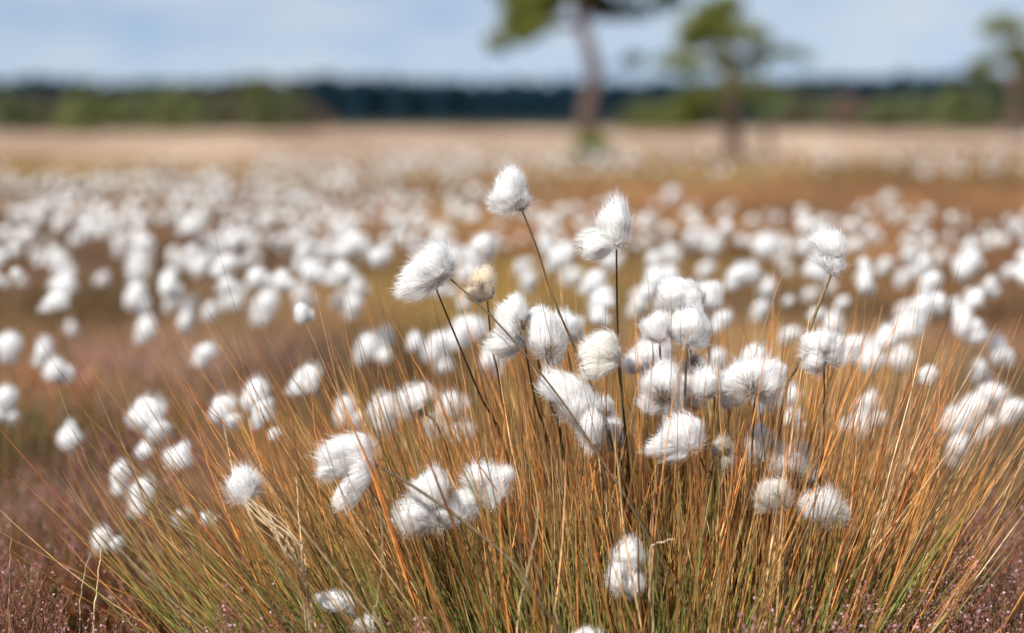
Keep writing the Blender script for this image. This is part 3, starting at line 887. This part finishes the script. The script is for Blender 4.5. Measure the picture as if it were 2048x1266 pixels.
# a margin outside both sides so that a side step still sees the field
for side in (-1, 1):
    for k in range(260):
        y = 300 + 260 * R.random() ** 1.6
        cand.append((1024 + side * (1024 + 420 * R.random()), y))
cand2 = []
for (x, y) in cand:
    z = .30 + .13 * R.random()
    D = (H - z) * FP / max(y - 240, 8)
    D = min(D, 34)
    cand2.append((D, x, y, (.0105 + .0105 * R.random() ** 1.3) * (1.0 if D < 5.5 else .82)))
cand2.sort()
NIND = 300 - len(MID) - 43
ind = [c for c in cand2 if 0 < c[1] < 2048][:NIND]
ids = set(id(c) for c in ind)
rest = [c for c in cand2 if id(c) not in ids]
LAND = [(1024, 380, 'the topmost head'), (1228, 455, 'the double head'), (862, 540, 'the wind combed head'), (1665, 500, 'the curled head'),
        (1370, 588, 'the broad head of the right cluster'), (275, 570, 'the tall blurred head at left'), (130, 570, 'the gap head at left'), (412, 703, 'the clean round head at left'),
        (1645, 700, 'the squarish head'), (1932, 530, 'the tilted bright head at upper right'), (1535, 488, 'the bright blurred head by the curled one'), (500, 598, 'the two bright heads in the left row'),
        (606, 586, 'the lone head over the left blade tips'), (965, 490, 'the bluish white head'), (1482, 545, 'the tilted head by the curled stem'), (1842, 612, 'the top of the sloping chain'),
        (0, 480, 'the middle of the left edge'), (2048, 460, 'the right edge by the field'), (706, 607, 'the dim head over the long blade tips'), (1190, 560, 'the head beneath the double head'), (1275, 610, 'the faint head by the double stem')]
for (D, x, y, r) in ind:
    near = min(LAND, key=lambda l: math.hypot(l[0] - x, l[1] - y))
    dx, dy = x - near[0], y - near[1]
    q8 = int(round(math.degrees(math.atan2(-dy, dx)) / 45)) % 8
    way = ['right of', 'up right from', 'above', 'up left from', 'left of', 'down left from', 'below', 'down right from'][q8]
    dd = math.hypot(dx, dy)
    far = 'touching close' if dd < 45 else 'a little' if dd < 95 else 'some way' if dd < 150 else 'well'
    lb = 'blurred white head %s %s %s' % (far, way, near[2])
    mid(x, y, D, r, lb, k=random.choice([0, 4, 1, 2, 3]))
g = G()
v0, t0 = ICO2
for (D, x, y, r) in rest:
    c = at(x, y, D)
    z0 = float(gz(c[0], D))
    for j in range(1 + (R.random() < .35)):
        cc = c + (R.normal(size=3) * r * .8 if j else 0)
        ph = R.random(3) * 6.28
        lm = 1 + .12 * np.sin(v0[:, 0] * 3 + ph[0]) + .12 * np.sin(v0[:, 2] * 4 + ph[1]) + .1 * R.random(len(v0))
        g.add(cc + v0 * lm[:, None] * (.75 + .45 * R.random(3)) * r * (.95 if j == 0 else .7), t=t0, c=WHITE * (.74 + .25 * R.random() ** .6) * np.array([1, .985, .96]), m=0)
    g.tube([[c[0] + R.normal() * .03, D, z0], [c[0], D, c[2] - r * .7]], .0009, (.2, .13, .06), sides=3, m=1)
o = g.build('cottongrass_field', [M_FLUFF, M_STEM])
tag(o, 'countless tiny white cottongrass heads merging into pale bands far across the bog', 'cottongrass', kind='stuff')

# ------------------------------------------------------------------ the big tussock of blades
def blades(g, n, xpx, tiltx, Dm, Ds, Lm, Ls, pal, wid=.00095, K=9, green=.13):
    """xpx (a,b) foot range in photo pixels at depth; tiltx function of xpx in degrees"""
    px = xpx[0] + (xpx[1] - xpx[0]) * R.random(n)
    D = Dm + Ds * R.normal(size=n)
    x = (px - 1024) / FP * D
    tx = np.radians(np.array([tiltx(p) for p in px]) + R.normal(size=n) * 10.5)
    ty = (D - Dm) / max(Ds, .01) * .10 + R.normal(size=n) * .13
    tx = np.clip(tx, -.76, .54)
    Ln = np.clip(Lm + Ls * R.normal(size=n), .12, .58)
    Ln = Ln * (1 + .30 * np.abs(np.sin(tx)))
    s = np.linspace(0, 1, K)
    # lean eases off toward the tip
    ease = 1.22 - .50 * s[None] + R.normal(size=(n, 1)) * .35 * (s[None] - .5)
    ax_ = tx[:, None] * ease; ay_ = ty[:, None] * ease
    wob = np.cumsum(R.normal(size=(n, K)) * .042, 1); wob2 = np.cumsum(R.normal(size=(n, K)) * .035, 1)
    kink = (R.random(n) < .05); ki = R.integers(3, K - 1, n)
    wob += np.where(kink[:, None] & (np.arange(K)[None] >= ki[:, None]), R.normal(size=(n, 1)) * .38, 0)
    dx, dy = np.sin(ax_ + wob), np.sin(ay_ + wob2)
    dz = np.sqrt(np.clip(1 - dx ** 2 - dy ** 2, .08, 1))
    step = (Ln / (K - 1))[:, None]
    P = np.zeros((n, K, 3))
    P[:, 0] = np.stack([x, D, np.zeros(n)], -1)
    P[:, 1:, 0] = x[:, None] + np.cumsum(dx[:, :-1] * step, 1)
    P[:, 1:, 1] = D[:, None] + np.cumsum(dy[:, :-1] * step, 1)
    P[:, 1:, 2] = np.cumsum(dz[:, :-1] * step, 1)
    W = wid * (.45 + 1.1 * R.random((n, 1)) ** 1.6) * np.array([1.1, 1.1, 1.05, 1, .9, .8, .65, .45, .12])[None]
    q_ = np.clip(noise2(x * 30, D * 12, 1.0) * .45 + R.random(n) * .75 - .1, 0, .999)
    ci = np.searchsorted(np.cumsum(pal[1]), q_, side='right').clip(0, len(pal[0]) - 1)
    c = np.array(pal[0])[ci] * (.5 + 1.3 * R.random((n, 1)) ** 1.5)
    C = np.repeat(c[:, None], K, 1)
    base = np.array([GRN, OLV])[R.integers(0, 2, n)] * (.7 + 1.0 * R.random((n, 1)))
    gz_ = np.clip(1 - (P[..., 2] - green + .06 * R.normal(size=(n, 1))) / .10, 0, 1)[..., None] * (R.random((n, 1, 1)) < .75)
    C = C * (1 - gz_) + base[:, None] * gz_
    g.strands(P, W, C, 3)


PAL = ([BRN * .55, OLV * .6, BRN, OCH * .9, OR * .85, OCH, OR, RUST, TAN, OLV, STRAW], [.07, .08, .08, .11, .14, .11, .15, .04, .12, .05, .05])
tilt = lambda p: np.interp(p, [700, 800, 1000, 1250, 1450, 1550, 1640], [-50, -42, -28, -8, 5, 14, 30])
tuss = empty('cottongrass_tussock', at(1330, 1440, 2.03) * [1, 1, 0], 'big fan shaped tussock of thin orange, tan and green blades filling the foreground', 'grass tussock')
TL = np.array(tuss.location)
g = G()
blades(g, 2900, (1000, 1610), tilt, 2.04, .085, .315, .065, PAL)
blades(g, 680, (800, 1060), tilt, 2.0, .07, .28, .06, PAL)
blades(g, 130, (720, 820), tilt, 2.0, .06, .33, .08, PAL)
blades(g, 1400, (850, 1620), tilt, 1.93, .06, .22, .06, PAL, green=.19)
blades(g, 620, (960, 1620), tilt, 2.0, .08, .42, .05, ([OR, TAN, BRN, RUST], [.5, .2, .2, .1]), wid=.0007)
blades(g, 45, (760, 950), tilt, 1.97, .05, .43, .04, ([OR, BRN, OR, RUST], [.5, .3, .1, .1]), wid=.0008)
blades(g, 150, (1500, 1640), tilt, 2.0, .05, .40, .05, ([TAN, OR, BRN, RUST], [.4, .3, .2, .1]), wid=.0008)
o = g.build('blades', M_BLADE, tuss, TL)
o['kind'] = 'stuff'

# ------------------------------------------------------------------ heather
PINK = np.array([.60, .28, .32]); PALEPINK = np.array([.85, .62, .66]); HG = np.array([.09, .11, .03]); HB = np.array([.24, .11, .065])


def heather(label, px, py_top, D, wpx, n, pink, hmin=.6, twig=HB, leaf=HG, dep=.12):
    """a shrub of upright sprigs; px centre, py_top photo row of its highest tips"""
    s = D / FP
    c = at(px, py_top, D); top = c[2]
    root = np.array([c[0], D, 0.])
    t = empty('heather_shrub', root, label, 'heather', 'heather shrubs round the tussock')
    gs, gl, gb = G(), G(), G()
    K = 9
    off = R.normal(size=(n, 2)) * np.array([wpx * s * .36, dep])
    hh = top * (hmin + (1 - hmin) * R.random(n)) * (1 - .25 * np.clip(np.abs(off[:, 0]) / (wpx * s * .7), 0, 1))
    foot = root[None] + np.concatenate([off * .75, np.zeros((n, 1))], 1)
    tz = np.linspace(0, 1, K)
    lean = off / np.maximum(hh[:, None], .05) * .25 + R.normal(size=(n, 2)) * .10
    P = np.zeros((n, K, 3)); P[...] = foot[:, None]
    P[..., :2] += lean[:, None] * (tz[None, :, None] ** 1.5) * hh[:, None, None]
    P[..., :2] += np.cumsum(R.normal(size=(n, K, 2)) * .0018, 1)
    P[..., 2] = hh[:, None] * tz[None]
    gs.strands(P, np.repeat((.0009 * (1.3 - tz))[None], n, 0), np.tile(twig, (n, K, 1)) * (.7 + .6 * R.random((n, 1, 1))), 3)
    # side sprigs, then leaves and bells along everything
    m = n * 5
    i = R.integers(0, n, m); f = .35 + .6 * R.random(m)
    k = (f * (K - 1)).astype(int); fr = f * (K - 1) - k
    b = P[i, k] * (1 - fr)[:, None] + P[i, np.minimum(k + 1, K - 1)] * fr[:, None]
    az = R.random(m) * 6.28; ln = .018 + .03 * R.random(m)
    d = np.stack([np.cos(az) * .45, np.sin(az) * .45, np.ones(m)], -1)
    Q = b[:, None] + nrm(d)[:, None] * (ln[:, None, None] * np.linspace(0, 1, 4)[None, :, None])
    gs.strands(Q, np.tile(np.array([.0005, .0005, .0004, .0003]), (m, 1)), np.tile(twig, (m, 4, 1)) * 1.0, 3)
    paths = [(P[:, 3:], 60), (Q, 16)]
    for path, per in paths:
        N_, Kp, _ = path.shape; tot = N_ * per
        ii = np.repeat(np.arange(N_), per); f = R.random(tot) * (Kp - 1.001); kk = f.astype(int); fr = (f - kk)[:, None]
        b = path[ii, kk] * (1 - fr) + path[ii, kk + 1] * fr
        tdir = nrm(path[ii, kk + 1] - path[ii, kk])
        o_ = nrm(nrm(R.normal(size=(tot, 3))) * .8 + tdir)
        d = o_ * (.0026 + .0018 * R.random((tot, 1))); w = nrm(np.cross(o_, R.normal(size=(tot, 3)))) * .0006
        V = np.stack([b - w, b + w, b + d], 1).reshape(-1, 3)
        cc = (leaf if True else 0) * (.6 + .9 * R.random((tot, 1)))
        mixb = (R.random((tot, 1)) < .35); cc = np.where(mixb, twig * (.8 + .8 * R.random((tot, 1))), cc)
        gl.add(V, t=np.arange(len(V)).reshape(-1, 3), c=np.repeat(cc, 3, 0))
        # bells: small octahedra
        sel = (R.random(tot) < pink) & (b[:, 2] > .5 * top)
        bb = b[sel] + o_[sel] * .0018; nb = len(bb)
        if nb:
            r = (.0008 + .0009 * R.random((nb, 1)))
            a1 = nrm(R.normal(size=(nb, 3))); a2 = nrm(np.cross(a1, R.normal(size=(nb, 3)))); a3 = np.cross(a1, a2)
            V = np.stack([bb + a1 * r * 1.4, bb - a1 * r * 1.4, bb + a2 * r, bb - a2 * r, bb + a3 * r, bb - a3 * r], 1)
            T = np.array([[0, 2, 4], [0, 4, 3], [0, 3, 5], [0, 5, 2], [1, 4, 2], [1, 3, 4], [1, 5, 3], [1, 2, 5]])
            tt = (np.arange(nb)[:, None, None] * 6 + T[None]).reshape(-1, 3)
            cb = np.where(R.random((nb, 1)) < .25, PALEPINK, PINK) * (.6 + .6 * R.random((nb, 1)))
            gb.add(V.reshape(-1, 3), t=tt, c=np.repeat(cb, 6, 0))
    gs.build('woody_stems', M_STEM, t, root)
    o = gl.build('leaves', M_HEATHER, t, root, smooth=False)
    if gb.n: gb.build('blossoms', M_BLOSSOM, t, root, smooth=False)


heather('pink flowering heather shrub at the right edge, tallest of the heather', 2010, 1000, 2.12, 330, 160, .15)
heather('pink flowering heather shrub at lower right in front of the tallest one', 1900, 1110, 1.9, 330, 170, .14, dep=.07)
heather('low heather with tiny pink bells at the right foot of the tussock', 1700, 1165, 1.8, 260, 95, .15, dep=.05)
heather('soft out of focus heather behind the right leaning blades', 1900, 1000, 2.5, 500, 150, .14, dep=.15)
heather('rusty brown heather shrub in the lower left corner', 45, 1095, 1.9, 190, 100, .05, leaf=np.array([.14, .105, .035]), dep=.05)
heather('short pointed heather sprigs just right of the lower left corner shrub', 235, 1185, 1.85, 120, 30, .10, dep=.03)
heather('low brown heather sprigs left below the straw bundle', 400, 1185, 1.82, 220, 50, .10, leaf=np.array([.14, .105, .035]), dep=.03)
heather('low twiggy heather at the left foot of the tussock', 540, 1155, 1.78, 200, 60, .10, leaf=np.array([.14, .105, .035]), dep=.03)
heather('fine brown heather twigs at the bottom between tussock and low heads', 800, 1180, 1.74, 280, 60, .08, leaf=np.array([.13, .10, .03]), dep=.03)
heather('small heather sprig at the bottom beneath the small upright cream head', 1540, 1200, 1.75, 120, 30, .22, dep=.03)
heather('dull mauve heather clump out of focus left of the tussock', 90, 960, 2.5, 420, 170, .12, leaf=BRN * .95, dep=.2)
heather('brown heather clump out of focus behind the lower left blades', 420, 1000, 2.45, 380, 120, .10, leaf=OCH * .8, dep=.15)
heather('dark brown heather clump out of focus behind the left blades', 330, 800, 3.1, 420, 150, .12, leaf=BRN * .55, dep=.25)
heather('mauve heather clump out of focus above the dark brown one', 250, 700, 3.9, 500, 160, .30, leaf=BRN * .7, dep=.3)

# ------------------------------------------------------------------ dry stalks
def stalk(name, label, pts, D, r, col, cat, base=None):
    P = [at(x, y, D + (k * .01)) for k, (x, y) in enumerate(pts)]
    root = P[-1].copy(); root[2] = 0
    P.append(root)
    p = smoothpath(P, 20)
    p[1:-1] += R.normal(size=(18, 3)) * .0006
    g = G(); g.tube(p, np.linspace(r * .4, r, 20), col, sides=5)
    o = g.build(name, M_STEM, None, root)
    o.location = root
    tag(o, label, cat)
    return o


stalk('dry_grass_stalk', 'pale bleached grass blade standing upright above the lower left heather', [(203, 1090), (196, 1160), (188, 1266)], 1.88, .0012, STRAW, 'dry stalk')
stalk('dry_grass_stalk', 'thin grey curved dry stalk left of the pale bleached blade', [(188, 1095), (168, 1150), (158, 1266)], 1.95, .0008, STRAW * .7, 'dry stalk')
stalk('dry_grass_stalk', 'straight straw coloured stalk rising left of the drooping head', [(592, 955), (600, 1060), (612, 1180), (632, 1270)], 1.84, .0012, STRAW, 'dry stalk')
stalk('dry_grass_stalk', 'wiry pale kinked stalk crossing the blades below the long dark stem', [(1078, 985), (1072, 1070), (1052, 1160), (1035, 1266)], 1.74, .0007, STRAW, 'dry stalk')
stalk('dry_grass_stalk', 'thin pale stalk under the big drooping head', [(760, 1020), (764, 1120), (756, 1200), (745, 1270)], 1.76, .0006, STRAW * .8, 'dry stalk')
stalk('dry_grass_stalk', 'bent horizontal tipped pale grass blade low in the tussock centre', [(1350, 1078), (1322, 1083), (1303, 1095), (1300, 1160), (1304, 1266)], 1.76, .0009, STRAW, 'dry stalk')
stalk('dry_grass_stalk', 'slender pale stalk at the far left above the corner shrub', [(22, 1075), (20, 1150), (18, 1260)], 1.95, .0008, STRAW * .6, 'dry stalk')
# straw bundle: dry leaves falling left
t = empty('straw_bundle', at(640, 1440, 1.9) * [1, 1, 0], 'bundle of bleached straw leaves bending up left to the wispy head', 'dry grass')
SL = np.array(t.location)
for k in range(11):
    e = (498 + R.normal() * 14, 1000 + R.normal() * 10)
    P = [at(e[0], e[1], 1.83), at(535 + R.normal() * 12, 1040 + R.normal() * 10, 1.82 + R.normal() * .01), at(578 + R.normal() * 9, 1092 + R.normal() * 10, 1.82 + R.normal() * .01),
         at(605 + R.normal() * 6, 1160, 1.83), at(618 + R.normal() * 6, 1250, 1.86), SL]
    p = smoothpath(P, 18)
    g = G(); g.tube(p, np.linspace(.0004, .0010, 18), STRAW * (.7 + .4 * R.random()), sides=4)
    g.build('straw_leaf', M_BLADE, t, SL)
